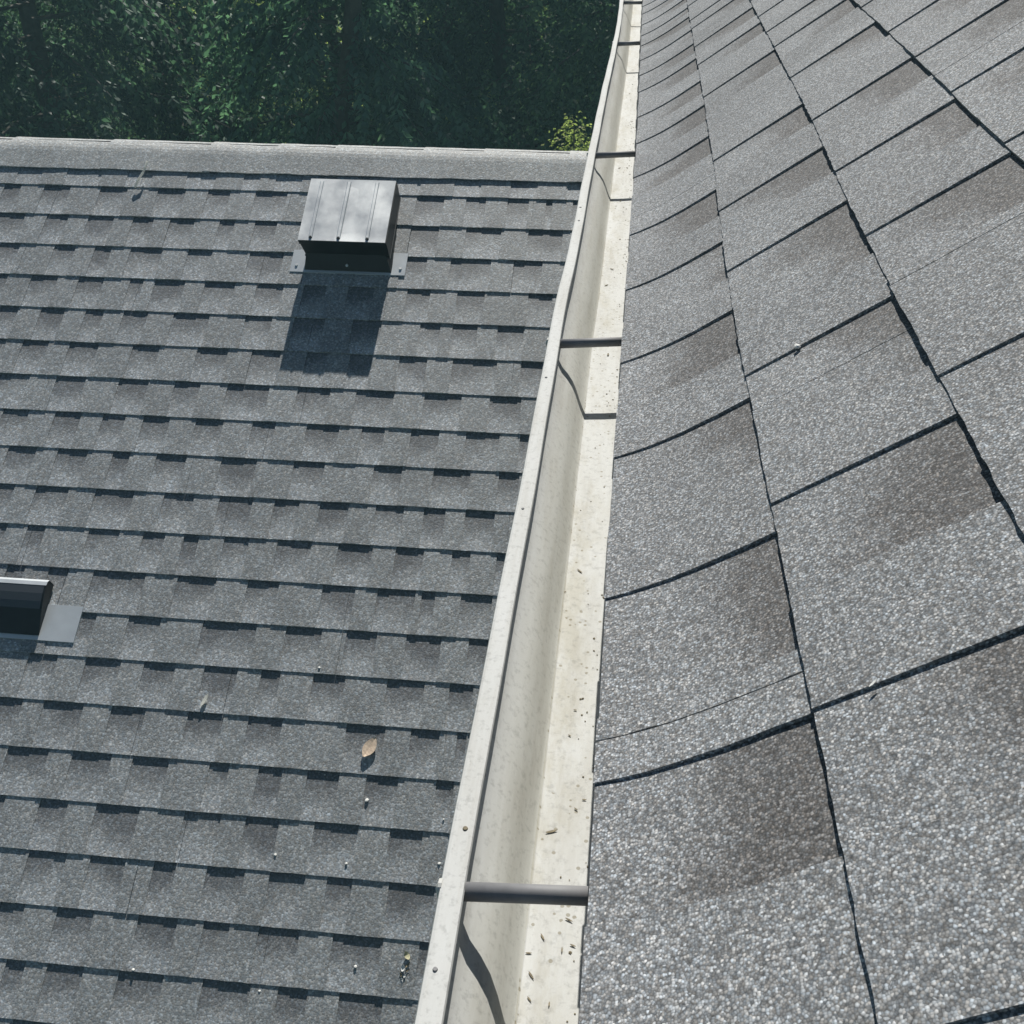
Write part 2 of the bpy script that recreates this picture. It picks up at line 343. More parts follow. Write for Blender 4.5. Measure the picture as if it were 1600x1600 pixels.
for row in range(-1, NLO):
    d0, d1 = row*E_, (row+1)*E_
    ext = .012
    rec = REC.get(row)
    if rec is None:
        x = -2.0+r0.uniform(0, .15); rec = [(x, x+.1)]
    gaps = seg_fill(rec, ULO, UHI+.1, r0)
    tabs = tabs_from(gaps, ULO, UHI)
    j = ULO + r0.uniform(.15, .8); joints = []
    while j < UHI: joints.append(j); j += .92
    if joints and UHI-joints[-1] < .12: joints.pop()
    bounds = [ULO]+joints+[UHI]
    leftvis = -2.55+.05*max(row, 0)
    for si in range(len(bounds)-1):
        a0, a1 = bounds[si]+.0006, bounds[si+1]-.0006
        V, F, U = slab(pl, a0, a1, d0-ext, d1, H_BASE[0]-.0004, H_BASE[1], THK, 1, .03, .0005, seed=row*50+si)
        U = [(u+row*3.7, v) for u, v in U]
        sh = mesh('shingle', rel(V), F, M_low_base, lower, U)
        for (b0, b1) in tabs:
            b0, b1 = max(b0, a0), min(b1, a1)
            if b1-b0 < .006: continue
            t0 = slab(pl, b0, b1, d0-ext, d1+r0.uniform(-.0006, .0006), H_TAB[0]-.0004, H_TAB[1], .0036, 1, .022, .0009, seed=int(b0*1e4)+row)
            if b1 > leftvis and row < 22 and vis_n < 296:
                mesh('tab', rel(t0[0]), t0[1], M_low_tab, sh, t0[2]); vis_n += 1
            else: stuff_tabs.append(t0)
V, F, U = join(stuff_tabs); tag(mesh('tab', rel(V), F, M_low_tab, lower, U), kind='stuff')
print('low tabs', vis_n)

# ridge caps
RY = 4.070; RR = .14
def capprof(extra):
    """(y, z, ) of the bent cap from its front edge over the ridge to its back edge"""
    pts = []
    zf = Z0 + (RY-Y0)*sP/cP
    y = 3.9925
    for k in range(4):
        yy = y+(RY-y)*k/3.0; pts.append((yy, Z0+(yy-Y0)*sP/cP, PH))
    for k in range(1, 9):
        a = PH - 2*PH*k/8.0
        pts.append((RY+RR*(math.sin(PH)-math.sin(a)), zf+RR*(math.cos(a)-math.cos(PH)), a))
    ye, ze, _ = pts[-1]
    pts.append((ye+.11, ze-.11*sP/cP, -PH))
    return [(y-math.sin(a)*extra, z+math.cos(a)*extra) for y, z, a in pts]
cj = [-3.4, -3.02, -2.75, -2.459, -2.05, -1.64, -1.371, -1.142, -.797, -.563, -.235, .03]
for k in range(len(cj)-1):
    a0, a1 = cj[k], cj[k+1]+.03
    e1 = .002; e0 = .002
    nu = 8; V = []; F = []; U = []
    t = .0035
    for i in range(nu+1):
        f = i/nu; ex = e0*f + (e0+.0030)*(1-f) ; a = a0+(a1-a0)*f
        P = capprof(ex+r0.uniform(-.0006, .0006)); jb = r0.uniform(-.002, .002)
        for q, (y, z) in enumerate(P):
            if q == 0: y += jb*cP; z += jb*sP
            V.append((a, y, z)); U.append((a, 0))
    m_ = len(P)
    for i in range(nu):
        for q in range(m_-1): F.append((i*m_+q, (i+1)*m_+q, (i+1)*m_+q+1, i*m_+q+1))
    b = len(V)
    ringi = [i*m_ for i in range(nu, 0, -1)] + [q for q in range(m_)]      # front edge, then left end
    for q in ringi:
        x, y, z = V[q]; V.append((x, y+t*sP*(1 if q % m_ < 6 else -1), z-t*cP)); U.append((x, 0))
    for q in range(len(ringi)-1): F.append((ringi[q], b+q, b+q+1, ringi[q+1]))
    mesh('ridge_cap', rel(V), F, M_cap, lower, U)
# far slope behind the ridge: courses joined
zr = Z0+(4.12-Y0)*sP/cP; back = []
for row in range(14):
    def pb(a, v, h, tt): return (a, 4.135+v*cP+h*sP, zr-v*sP+h*cP-.012)
    t0 = slab(pb, ULO, UHI, row*E_-.012, (row+1)*E_, -.0045, 0, .004, 1, .1, .001, seed=900+row); t0 = (t0[0], [q[::-1] for q in t0[1]], t0[2]); back.append(t0)
V, F, U = join(back); tag(mesh('far_slope_shingle', rel(V), F, M_low_tab, lower, U), kind='stuff')

# ================================================================== UPPER ROOF
upper = empty('upper_roof', (XA, 0, ZA))
tag(upper, 'steep upper grey shingled roof slope on the right, above the gutter and seen close up', 'roof')
UO = (XA, 0, ZA); YLO, YHI, NUP = -1.0, 6.2, 9
R0U = [(.1529,.2554),(.3629,.4656),(.5224,.6545),(.7542,.8706),(.9671,1.0779),(1.1689,1.2944),(1.39,1.5066),(1.69,1.7981),(1.9,2.0157),(2.11,2.2223),(2.33,2.4554),(2.53,2.6339),(2.72,2.8186),(2.92,3.0178),(3.09,3.1732)]
R1U = [(.15,.2655),(.362,.4641),(.5714,.6855),(.7655,.9086),(1.0139,1.1812),(1.29,1.3992),(1.52,1.6324),(1.93,2.0575),(2.25,2.3571),(2.45,2.5613),(2.69,2.80),(2.86,2.925)]
R2U = [(.40,.52),(.62,.7389),(.94,1.055),(1.16,1.2778),(1.40,1.5176),(1.68,1.7953),(1.95,2.0612),(2.13,2.2154),(2.3,2.4006)]
R3U = [(.74,.86),(.95,1.0756),(1.18,1.2957),(1.39,1.4977),(1.58,1.6872),(1.80,1.9198)]
JU = {0: [-.43, .5016, 1.5807, 2.52, 3.4, 4.3, 5.2], 1: [-.95+.6, .84, 1.8235, 2.6, 3.2936, 4.2, 5.1], 2: [.02, .9205, 1.86, 2.8, 3.7, 4.6, 5.5], 3: [.35, 1.38, 2.3, 3.2, 4.1, 5.0]}
RU = {0: R0U, 1: R1U, 2: R2U, 3: R3U}
UQ = lambda s, y, h: (XA + s*cT - h*sT, y, ZA + s*sT + h*cT)
m = MB(); m.hexa([UQ(-.125, YLO, -.035), UQ(NUP*E_, YLO, -.035), UQ(NUP*E_, YHI, -.035), UQ(-.125, YHI, -.035), UQ(-.125, YLO, -.0145), UQ(NUP*E_, YLO, -.0145), UQ(NUP*E_, YHI, -.0145), UQ(-.125, YHI, -.0145)])
m.v = rel(m.v, UO); m.build('roof_deck', M_deck, upper)
ru = random.Random(5); stuff_tabs = []; vis_n = 0
for row in range(0, NUP):
    s_low = (row-1)*E_; s_top = row*E_
    k = row-1
    def pu(a, v, h, tt, s_low=s_low, k=k):
        s = -v
        return UP(s + wob(k, a)*tt*1.0, a, h)
    rec = RU.get(row)
    if rec is None:
        x = .5+ru.uniform(0, .2); rec = [(x, x+.1)]
    gaps = seg_fill(rec, YLO, YHI+.2, ru, (.10, .03), (.10, .03)); tabs = tabs_from(gaps, YLO, YHI)
    joints = JU.get(row) or [x for x in np.arange(-.6+ru.uniform(0, .8), YHI-.1, .94)]
    bounds = [YLO]+[x for x in joints if YLO+.05 < x < YHI-.05]+[YHI]
    nv = 9 if row == 0 else 1
    st = .012 if row < 3 else .03
    for si in range(len(bounds)-1):
        a0, a1 = bounds[si]+.0007, bounds[si+1]-.0007
        V, F, U = slab(pu, a0, a1, -s_top-.010, -s_low, H_UBASE[0]-.0004, H_UBASE[1], THK, nv, st, (.0001 if row == 0 else .0006), seed=3000+row*50+si)
        F = [q[::-1] for q in F]; U = [(u+row*2.9, v) for u, v in U]
        sh = mesh('shingle', rel(V, UO), F, M_up_base, upper, U)
        for (b0, b1) in tabs:
            b0, b1 = max(b0, a0), min(b1, a1)
            if b1-b0 < .004: continue
            t0 = slab(pu, b0, b1, -s_top-.010, -s_low+(ru.uniform(-.0004, .0004) if row else 0), H_UTAB[0]-.0004, H_UTAB[1], .0036, nv, st*.8, (.0001 if row == 0 else .0007), sidej=.0005, seed=7000+int(b0*1e4)+row)
            t0 = (t0[0], [q[::-1] for q in t0[1]], t0[2])
            if row < 5 and -.1 < b1 < 5 and vis_n < 296: mesh('tab', rel(t0[0], UO), t0[1], M_up_tab, sh, t0[2]); vis_n += 1
            else: stuff_tabs.append(t0)
V, F, U = join(stuff_tabs); tag(mesh('tab', rel(V, UO), F, M_up_tab, upper, U), kind='stuff')
print('up tabs', vis_n)
# drip edge under the first course
ys = list(np.linspace(YLO, YHI, 60)); m = MB()
prof = [(.004, -.5065), (.0015, -.5085), (.0015, -.520), (.010, -.5225), (.010, -.5105), (.05, -.492)]
m.quadgrid([[(x+float(np.interp(y, *WE))*.9-XA, y, z-ZA) for x, z in prof] for y in ys]); m.build('drip_edge', M_drip, upper)

# ================================================================== GUTTER
ZL = -.5233; ZF = -.5953
gut = empty('gutter', (-.03, 0, ZF))
tag(gut, 'long off-white metal gutter running away along the upper roof edge with grey cross tubes', 'gutter')
GO = (-.03, 0, ZF)
DX = ([-1.2, 1.35, 1.48, 1.6, 1.84, 2.3, 2.8, 3.4, 4.03, 6.5], [0, 0, .0030, .0035, .0048, .0068, .0120, .0190, .0165, .0165])
def gx(x, y):
    return x + float(np.interp(y, *DX))*(.35+.65*min(1, max(0, -x/.0875)))
inner = [(-.0738, ZL-.0058), (-.0752, ZL-.0068), (-.0764, ZL-.0092), (-.0768, ZL-.0125), (-.0760, ZL-.0175), (-.0732, ZL-.0235), (-.0685, ZL-.0300), (-.0615, ZL-.0360), (-.0550, ZL-.0430), (-.0500, ZL-.0510), (-.0455, ZL-.0600), (-.0415, ZL-.0670), (-.0382, ZF), (-.0150, ZF-.0003), (.0100, ZF), (.0215, ZF+.0005), (.0235, ZF+.004), (.0240, -.512)]
outer = [(.0255, -.512), (.0252, ZF), (.0220, ZF-.0025), (-.0400, ZF-.0025), (-.0440, ZF+.002), (-.0480, ZF+.012), (-.0535, ZF+.021), (-.0600, ZF+.029), (-.0680, ZF+.036), (-.0760, ZF+.042), (-.0815, ZF+.048), (-.0838, ZF+.054), (-.0845, ZL-.0105), (-.0868, ZL-.0085), (-.0876, ZL-.003), (-.0868, ZL-.0006), (-.0850, ZL), (-.0760, ZL+.0002), (-.0732, ZL-.0004), (-.0725, ZL-.002), (-.0728, ZL-.0050)]
ring = inner+outer
ys = sorted(set([round(float(v), 4) for v in np.linspace(-1.1, 6.4, 160)]))
rg = random.Random(3); m = MB(); rows = []
for y in ys:
    wv = .0004*math.sin(y*9.0)+.0003*math.sin(y*23+1)
    rows.append([(gx(x, y)+(wv if x < -.04 else 0)+.03, y, z-ZF) for x, z in ring])
m.quadgrid(rows, True)
tr = m.build('trough', M_gut, gut)
# smooth only the curved wall
sm = [False]*len(tr.data.polygons); nR = len(ring)
for p in tr.data.polygons:
    j = p.index % nR
    if 2 <= j <= 11 or 20 <= j <= 28: sm[p.index] = True
tr.data.polygons.foreach_set('use_smooth', sm)
HY = [-.45, .398, 1.182, 2.039, 3.221, 4.021, 4.85, 5.6]; HD = [.004, .006, .018, .024, .026, .006, .01, .01]
for k, (y, dy) in enumerate(zip(HY, HD)):
    m = MB(); z = ZL-.0065
    m.tube((gx(-.0785, y)+.03, y, z-ZF), (.0235+.03, y+dy, z-ZF+.0006), .0056, n=24)
    f = m.build('cross_tube', M_ferr, gut, True)
    for p in f.data.polygons: p.use_smooth = len(p.vertices) == 4
    m = MB(); x0 = gx(-.0876, y)+.03
    m.tube((x0+.001, y, z-ZF+.0015), (x0-.0012, y, z-ZF+.0015), .0058, .0055, 14); m.tube((x0-.0012, y, z-ZF+.0015), (x0-.0026, y, z-ZF+.0015), .0050, .002, 14)
    m.build('spike_head', M_head, gut)
for (x, y, s_) in [(-.0800, .805, .0016), (-.0812, 1.076, .0018), (-.0795, 1.632, .0022), (-.0812, 1.70, .0022), (-.0788, .4389, .0020), (-.0811, .342, .0017)]:
    m = MB(); m.tube((gx(x, y)+.03, y, ZL-ZF-.0004), (gx(x, y)+.03, y, ZL-ZF+.0010), s_, s_*.7, 12); m.build('rivet', M_dark if abs(y-.4389) < .01 else M_ferr, gut)

# wall and fascia below the eave
wall = empty('house_wall', (.06, 2.6, -1.6))
tag(wall, 'pale clad house wall below the gutter and upper roof', 'wall')
m = MB(); m.hexa([(x-.06, y-2.6, z+1.6) for x, y, z in [(.0262, -1.05, -.66), (.052, -1.05, -.66), (.052, 6.3, -.66), (.0262, 6.3, -.66), (.0262, -1.05, -.515), (.052, -1.05, -.515), (.052, 6.3, -.515), (.0262, 6.3, -.515)]]); m.build('fascia', M_siding, wall)
for k in range(30):
    z1 = -.66-k*.1; z0 = z1-.1
    m = MB(); m.hexa([(x-.06, y-2.6, z+1.6) for x, y, z in [(.040, -1.0, z0), (.10, -1.0, z0), (.10, 6.2, z0), (.040, 6.2, z0), (.052, -1.0, z1-.0015), (.10, -1.0, z1-.0015), (.10, 6.2, z1-.0015), (.052, 6.2, z1-.0015)]]); m.build('siding_board', M_siding, wall)

# ================================================================== VENTS
def lo_local(o):        # builder in lower-roof coordinates relative to a thing placed at LO(u,d,0)
    base = LO(*o)
    return lambda u, d, h: tuple(a-b for a, b in zip(LO(u, d, h), base))
v1 = empty('roof_vent', LO(-1.012, .16, 0)); P = lo_local((-1.012, .16, 0))
tag(v1, 'square metal roof vent with ribbed galvanised top and long shadow, standing near the ridge', 'roof vent')
def boxP(mb, P, u0, u1, d0, d1, h0, h1, tap=0.0):
    mb.hexa([P(u0+tap, d1-tap, h0), P(u1-tap, d1-tap, h0), P(u1-tap, d0+tap, h0), P(u0+tap, d0+tap, h0), P(u0, d1, h1), P(u1, d1, h1), P(u1, d0, h1), P(u0, d0, h1)])
cu0, cu1, cd0, cd1 = -1.1625, -.847, .0385, .322
CH = .021
m = MB(); m.hexa([P(cu0+.013, cd1+.002, .034), P(cu1+.005, cd1+.002, .034), P(cu1+.005, cd0+.010, .034), P(cu0+.013, cd0+.010, .034), P(cu0+.002, cd1-.002, .0875+CH), P(cu1+.003, cd1-.002, .0875+CH), P(cu1+.003, cd0+.002, .0875+CH), P(cu0+.002, cd0+.002, .0875+CH)]); m.build('hood', M_black, v1)
m = MB(); boxP(m, P, cu0+.009, cu1+.007, cd0+.008, cd1+.005, .031, .0355); m.build('hood_lip', simple('lip_highlight_grey', (.07, .075, .08), .5), v1)  # ledge in lighter grey: its thin highlight is painted in
m = MB(); boxP(m, P, cu0+.001, cu1-.001, cd0+.002, cd1+.0005, .071+CH, .0895+CH); m.build('hood_rim', M_black, v1)
m = MB()
# cap panel, slightly dished sheet with raised border
nx, ny = 16, 12; rows = []
for i in range(ny+1):
    rw = []
    for j in range(nx+1):
        fu, fd = j/nx, i/ny
        bdist = min(fu, 1-fu, fd, 1-fd)
        rw.append(P(cu0+(cu1-cu0)*fu, cd0+(cd1-cd0)*fd, .0915+CH+.0012*math.sin(fu*9.4)*min(1, bdist*5)+(0.0008 if bdist < .04 else 0)))
    rows.append(rw)
m.quadgrid(rows)
b = m.build('cap_panel', M_galv, v1, True)
m = MB(); boxP(m, P, cu0, cu1, cd0, cd1, .0880+CH, .0908+CH); m.build('cap_edge', M_galv, v1)
for fu in (.14, .46, .79):
    m = MB(); uc = cu0+(cu1-cu0)*fu
    prof = [(-.0075, 0), (-.0045, .0034), (.0045, .0034), (.0075, 0)]
    m.quadgrid([[P(uc+a, d, .0918+CH+z) for a, z in prof] for d in (cd0+.012, cd1-.014)][::-1]); 
    m.f.append((0, 1, 2, 3)); m.f.append((7, 6, 5, 4)); m.build('rib', M_galv, v1)
    m = MB(); c0 = P(uc, cd1-.013, .092+CH); c1 = P(uc, cd1-.013, .0965+CH); m.tube(c0, c1, .0055, .0045, 12); m.build('screw', M_black, v1)
m = MB(); m.hexa([P(-1.158, .371, -.006), P(-.834, .371, -.006), P(-.850, cd0+.02, -.006), P(-1.150, cd0+.02, -.006), P(cu0+.016, .317, .0515), P(cu1-.012, .317, .0515), P(cu1-.012, cd0+.02, .0515), P(cu0+.012, cd0+.02, .0515)]); m.build('throat', M_black, v1)
m = MB(); c0 = P(-.998, .352, .018); c1 = P(-.998, .356, .0215); m.tube(c0, c1, .0052, .0045, 12); m.build('screw', M_flange, v1)
m = MB(); boxP(m, P, -1.211, -.787, .275, .374, -.0075, .0008); m.build('flange', M_flange, v1)
for u_ in (-1.190, -.806):
    m = MB(); m.tube(P(u_, .345, .0012), P(u_, .345, .0040), .0055, .0045, 12); m.build('nail_head', M_galv, v1)

v2 = empty('roof_vent', LO(-1.92, 1.72, 0)); P2 = lo_local((-1.92, 1.72, 0))
tag(v2, 'low black hooded vent with curved side and pale flange, cut by the left edge', 'roof vent')
def P2s(u, d, h): return P2(u-.0+(.10*(1.63-d)*-1)*0, d, h)
u0v, u1v = -2.13, -1.744
hp = [(1.636, .0), (1.634, .036), (1.642, .0425), (1.654, .0445), (1.680, .0425), (1.705, .0380), (1.728, .0325), (1.750, .0245), (1.775, .0150), (1.804, .0040)]
m = MB(); top = [[P2(u, d, h) for d, h in hp] for u in (u1v, u0v)]
m.quadgrid(top)
n0 = len(m.v)
# right cheek with thickness
m.v += [P2(u1v, d, h) for d, h in hp]+[P2(u1v, 1.806, 0.0)]; m.f.append(tuple(range(n0, n0+len(hp)+1)))
m.v += [P2(u0v, d, h) for d, h in hp]+[P2(u0v, 1.806, 0.0)]; m.f.append(tuple(range(n0+len(hp)+1, n0+2*len(hp)+2))[::-1])
m.build('hood', M_black, v2)
m = MB(); st = [(1.6325, .036), (1.6410, .0440), (1.6540, .0462), (1.6540, .0450), (1.6420, .0425), (1.6342, .036)]
M_visor = simple('lit_visor_grey', (.075, .085, .10), .5)  # paler grey puts the light on the hood's top panel into colour
m2 = MB(); m2.quadgrid([[P2(u, d, h+.0011) for d, h in hp[3:7]] for u in (u1v-.004, u0v)]); m2.build('visor', M_visor, v2)
m.quadgrid([[P2(u, d, h) for d, h in st] for u in (u1v+.002, u0v)], True); m.build('hood_highlight_strip', M_flange, v2)  # sun on the black hood's top edge, painted as a pale strip
m = MB(); tri = [(u1v+.0025, d, h) for d, h in hp]; tri2 = [(u1v-.001, d, h) for d, h in hp]
m.quadgrid([[P2(*q) for q in [(a, d, h+.0012) for a, d, h in tri]], [P2(*q) for q in [(a, d, h+.0012) for a, d, h in tri2]]]); m.build('cheek_lip', M_black, v2)
m = MB(); boxP(m, P2, -2.26, -1.628, 1.700, 1.818, -.0075, .0012); m.build('flange', M_flange, v2)

# ================================================================== SMALL THINGS LYING ABOUT
def on_lo(x, y, h=0.0):
    d = (Y0-y)/cP; return Vector(LO(x, d, h - .0055*(1-(d/E_) % 1.0)))
nLO = Vector((0, -sP, cP))
def flake(name, pos, axis, normal, L, W, mat, curl=.3, lift=0.0, n=5, thick=.0006):
    """leaf-like blade: pointed ends, curled up along its length"""
    a = Vector(axis).normalized(); nrm = Vector(normal).normalized(); s = nrm.cross(a).normalized(); V = []; F = []
    for k in range(n+1):
        f = k/n; wd = W*.5*math.sin(math.pi*min(1, max(0.03, f)))**.75*(1-.25*f)
        up_ = lift + curl*L*(f-.5)**2*1.6
        for q in (-1, 0, 1):
            V.append(a*(f-.5)*L + s*wd*q + nrm*(up_ + abs(q)*W*.04))
    for k in range(n):
        for q in (0, 1): F.append((3*k+q, 3*k+3+q, 3*k+4+q, 3*k+1+q))
    nb = len(V); V += [v-nrm*thick for v in V]; F += [tuple(i+nb for i in q)[::-1] for q in F]
    for k in range(n):
        F.append((3*k, nb+3*k, nb+3*k+3, 3*k+3)); F.append((3*k+2, 3*k+5, nb+3*k+5, nb+3*k+2))
    o = mesh(name, V, F, mat, None, smooth=False); o.location = pos; return o
def pebble(name, pos, r, mat, seed=0, squash=.6):
    q = random.Random(seed); V = []; F = []; n1, n2 = 5, 8
    for i in range(1, n1):
        for j in range(n2):
            t, p = math.pi*i/n1, 2*math.pi*j/n2; rr = r*q.uniform(.8, 1.15)
            V.append((rr*math.sin(t)*math.cos(p), rr*math.sin(t)*math.sin(p), rr*math.cos(t)*squash))
    V += [(0, 0, r*squash), (0, 0, -r*squash)]; T = len(V)-2; B = T+1
    for i in range(n1-2):
        for j in range(n2): F.append((i*n2+j, (i+1)*n2+j, (i+1)*n2+(j+1) % n2, i*n2+(j+1) % n2))
    for j in range(n2): F.append((T, j, (j+1) % n2)); F.append((B, (n1-2)*n2+(j+1) % n2, (n1-2)*n2+j))
    o = mesh(name, V, F, mat, None); o.location = pos; return o

leaf = flake('fallen_leaf', on_lo(-.6585, 2.158, .0065), (.42, .80, .42), (.22, -.05, .97), .066, .042, M_leafbrown, .08, 0, 8)
tag(leaf, 'single curled tan leaf lying on the lower roof shingles left of the gutter', 'leaf')
cl = empty('debris_clump', on_lo(-.478, 1.672, 0)); tag(cl, 'small clump of yellowish plant debris near the gutter at the bottom of the picture', 'debris')
rc = random.Random(21)
for k, (du, dd, L, W, mt) in enumerate([(.002, -.026, .024, .017, M_yellow), (-.004, .006, .018, .014, M_chip), (.008, -.004, .02, .006, M_dark), (-.008, .022, .012, .006, M_dark), (.003, .024, .010, .007, M_chip), (-.003, .034, .009, .005, M_chip), (.010, .010, .014, .004, M_dark)]):
    p = Vector(LO(du, dd, 0))-Vector(LO(0, 0, 0))
    f = flake('leaf_scrap', p+nLO*.003, (rc.uniform(-1, 1), .8, .5), nLO+Vector((rc.uniform(-.5, .5), rc.uniform(-.3, .3), 0)), L, W, mt, .5, 0, 4); f.parent = cl
tw = flake('twig_scrap', on_lo(-1.176, 2.2436, .004), (.35, .8, .5), nLO+Vector((0, .5, .2)), .042, .013, M_straw, .1, .001, 5, .002)
tag(tw, 'short pale husk lying on the lower roof in the middle of a shingle course', 'debris')
m = MB(); base = on_lo(-1.8640, 3.965, .016)
pts = [(-1.8560, 4.012, .030), (-1.8570, 3.985, .0265), (-1.862, 3.968, .022), (-1.876, 3.938, .016), (-1.8830, 3.915, .012)]
pv = [on_lo(*q)-base for q in pts]
for a, b_ in zip(pv[:-1], pv[1:]): m.tube(a, b_, .0048, .0044, 6)
st_ = m.build('straw', M_straw, None); st_.location = base
tag(st_, 'bent white straw hanging over the edge of the ridge caps', 'straw')
for k, (x, y, r) in enumerate([(-.6452, 2.031, .006), (-.8477, 2.3521, .0045), (-.8801, 1.8872, .0045), (-.7785, 2.0838, .0028), (-1.2107, 1.6085, .0045), (-.6105, 1.6608, .0045), (-.8575, 1.5912, .004), (-.4203, 2.0012, .003), (-.6764, 1.8812, .004), (-.418, 1.90, .005)]):
    o = pebble('pebble', on_lo(x, y, r*.2), r, M_chip, k, .4)
    PL = {0: 'pale pebble just below the single tan leaf on the lower roof', 1: 'tiny bright pebble on the lower roof above the single tan leaf', 4: 'pale pebble low on the left part of the lower roof, near the bottom edge', 6: 'pale pebble on the lowest shingle course in view, left of the debris clump', 9: 'pale pebble wedged beside the gutter at its nearest cross tube'}
    if k in PL: tag(o, PL[k], 'pebble')
    else: tag(o, 'tiny pale pebble scattered on the lower right part of the lower roof', 'pebble', 'tiny pale pebbles on the lower roof')
pt_ = Vector(UP(.047, .9065, .0)); o = pebble('chip', pt_, .0034, M_chip, 77); tag(o, 'white chip stuck in a joint of the upper roof shingles', 'chip')
pt_ = Vector(UP(.0385, .4628, .0015)); o = flake('chip', pt_, (0.6, .5, .45), (-sT, 0, cT), .007, .002, M_chip, .1, 0, 3, .0004); tag(o, 'thin white sliver on the upper roof where two courses cross', 'chip')
fl = [(-.0266, .8129, .011, 1.2), (-.0389, .7798, .005, .2), (-.0198, .626, .004, .5), (-.0225, .5974, .004, .9), (-.0291, .503, .013, 0), (-.0079, .5344, .005, .4), (-.0133, .5249, .005, 1.0), (-.0282, .4185, .008, 1.4), (-.0124, .4329, .008, .8), (-.0154, .4107, .006, 1.9), (-.036, .4063, .006, .3), (-.0329, .3911, .009, 1.3), (-.0326, .3754, .006, 1.2), (-.0205, .3734, .005, 2.0), (-.0088, .4146, .006, .7)]
for k, (x, y, L, an) in enumerate(fl):
    L *= .66
    o = flake('debris_fleck', (x, y, ZF+.0007), (math.sin(an+1.2), math.cos(an+1.2), 0), (0, 0, 1), L, max(.0011, L*.24), M_dark, .12, 0, 4, .0004)
    tag(o, 'tiny dark curled fleck of plant debris on the flat bottom of the gutter', 'debris', 'dark flecks in the gutter')
for k in range(7):      # a little farther along
    x, y = -.02+rc.uniform(-.010, .012), [1.30, 1.55, 1.62, 1.98, 2.2, 2.6, 2.9][k]
    o = flake('debris_fleck', (gx(x, y), y, ZF+.0009), (math.sin(k), math.cos(k), 0), (0, 0, 1), .007, .003, M_dark, .2, 0, 4, .0004)
    tag(o, 'tiny brown speck in the far part of the gutter', 'debris', 'brown specks in the far gutter')

gr = random.Random(8); gV = []; gF = []
for k in range(260):
    y = gr.choice([gr.uniform(.3, 1.2), gr.uniform(1.2, 3.4), gr.uniform(1.6, 2.6)]); x = gx(.006-abs(gr.gauss(0, .013)), y); r_ = gr.uniform(.0004, .0010)*(1+.25*y)
    if x < -.035: continue
    bq = len(gV)
    for q in range(5): a_ = q*1.2566+gr.uniform(-.3, .3); gV.append((x+r_*math.cos(a_)*gr.uniform(.7, 1.3), y+r_*math.sin(a_)*gr.uniform(.7, 1.5), ZF+.0002))
    gV.append((x, y, ZF+r_*.9))
    for q in range(5): gF.append((bq+q, bq+(q+1) % 5, bq+5))
tag(mesh('grit', gV, gF, M_dark, None), 'fine dark roof grit scattered along the flat bottom of the gutter', 'grit', kind='stuff')

# ================================================================== GROUND AND TREES
ZG = -7.4
def ground_mat():
    m, t, b, out = newmat('ground_grass'); geo = N(t, 'ShaderNodeNewGeometry')
    n = N(t, 'ShaderNodeTexNoise', i_Scale=.7, i_Detail=8.0, i_Roughness=.7); t.links.new(geo.outputs['Position'], n.inputs['Vector'])
    r = ramp(t, [(.3, (.035, .05, .02)), (.6, (.10, .13, .04)), (.8, (.2, .21, .09))]); t.links.new(n.outputs[0], r.inputs[0]); t.links.new(r.outputs[0], b.inputs['Base Color']); b.inputs['Roughness'].default_value = .95
    return m
gv = []; gf = []; n = 60
xs = np.linspace(-110, 110, n); yy = np.linspace(-60, 160, n)
rn = np.random.RandomState(2)
for y in yy:
    for x in xs: gv.append((x, y, ZG + .12*math.sin(x*.5)*math.cos(y*.4) + rn.uniform(-.05, .05)))
for i in range(n-1):
    for j in range(n-1): gf.append((i*n+j, i*n+j+1, (i+1)*n+j+1, (i+1)*n+j))
tag(mesh('ground', gv, gf, ground_mat(), None, smooth=True), kind='structure')

def leaf_mat(name, c1, c2, trans):
    m, t, b, out = newmat(name)
    geo = N(t, 'ShaderNodeNewGeometry'); n = N(t, 'ShaderNodeTexNoise', i_Scale=2.2, i_Detail=2.0, i_Roughness=.5); t.links.new(geo.outputs['Position'], n.inputs['Vector'])
    r = ramp(t, [(.38, c1), (.62, c2)]); t.links.new(n.outputs[0], r.inputs[0])
    oi = N(t, 'ShaderNodeObjectInfo'); rv = math_(t, 'MULTIPLY_ADD', oi.outputs['Random'], .5, .75)
    col = mixc(t, 1.0, r.outputs[0], N2col(t, rv), 'MULTIPLY')
    rr = mixc(t, geo.outputs['Random Per Island'], (.7, .72, .75), (1.35, 1.3, 1.2)); col = mixc(t, 1.0, col, rr, 'MULTIPLY')
    t.links.new(col, b.inputs['Base Color']); b.inputs['Roughness'].default_value = .55; b.inputs['Specular IOR Level'].default_value = .3
    tr_ = N(t, 'ShaderNodeBsdfTranslucent'); tc = mixc(t, 1.0, col, (1.0, 1.25, .80), 'MULTIPLY'); t.links.new(tc, tr_.inputs[0])
    mx = N(t, 'ShaderNodeMixShader'); mx.inputs[0].default_value = trans; t.links.new(b.outputs[0], mx.inputs[1]); t.links.new(tr_.outputs[0], mx.inputs[2]); t.links.new(mx.outputs[0], out.inputs[0])
    return m
M_leaf = leaf_mat('conifer_leaf', (.045, .09, .08), (.15, .26, .20), .45)
M_leaf2 = leaf_mat('broad_leaf', (.05, .10, .075), (.14, .22, .14), .45)
M_lit = leaf_mat('sapling_leaf', (.34, .38, .13), (.46, .48, .22), .5)

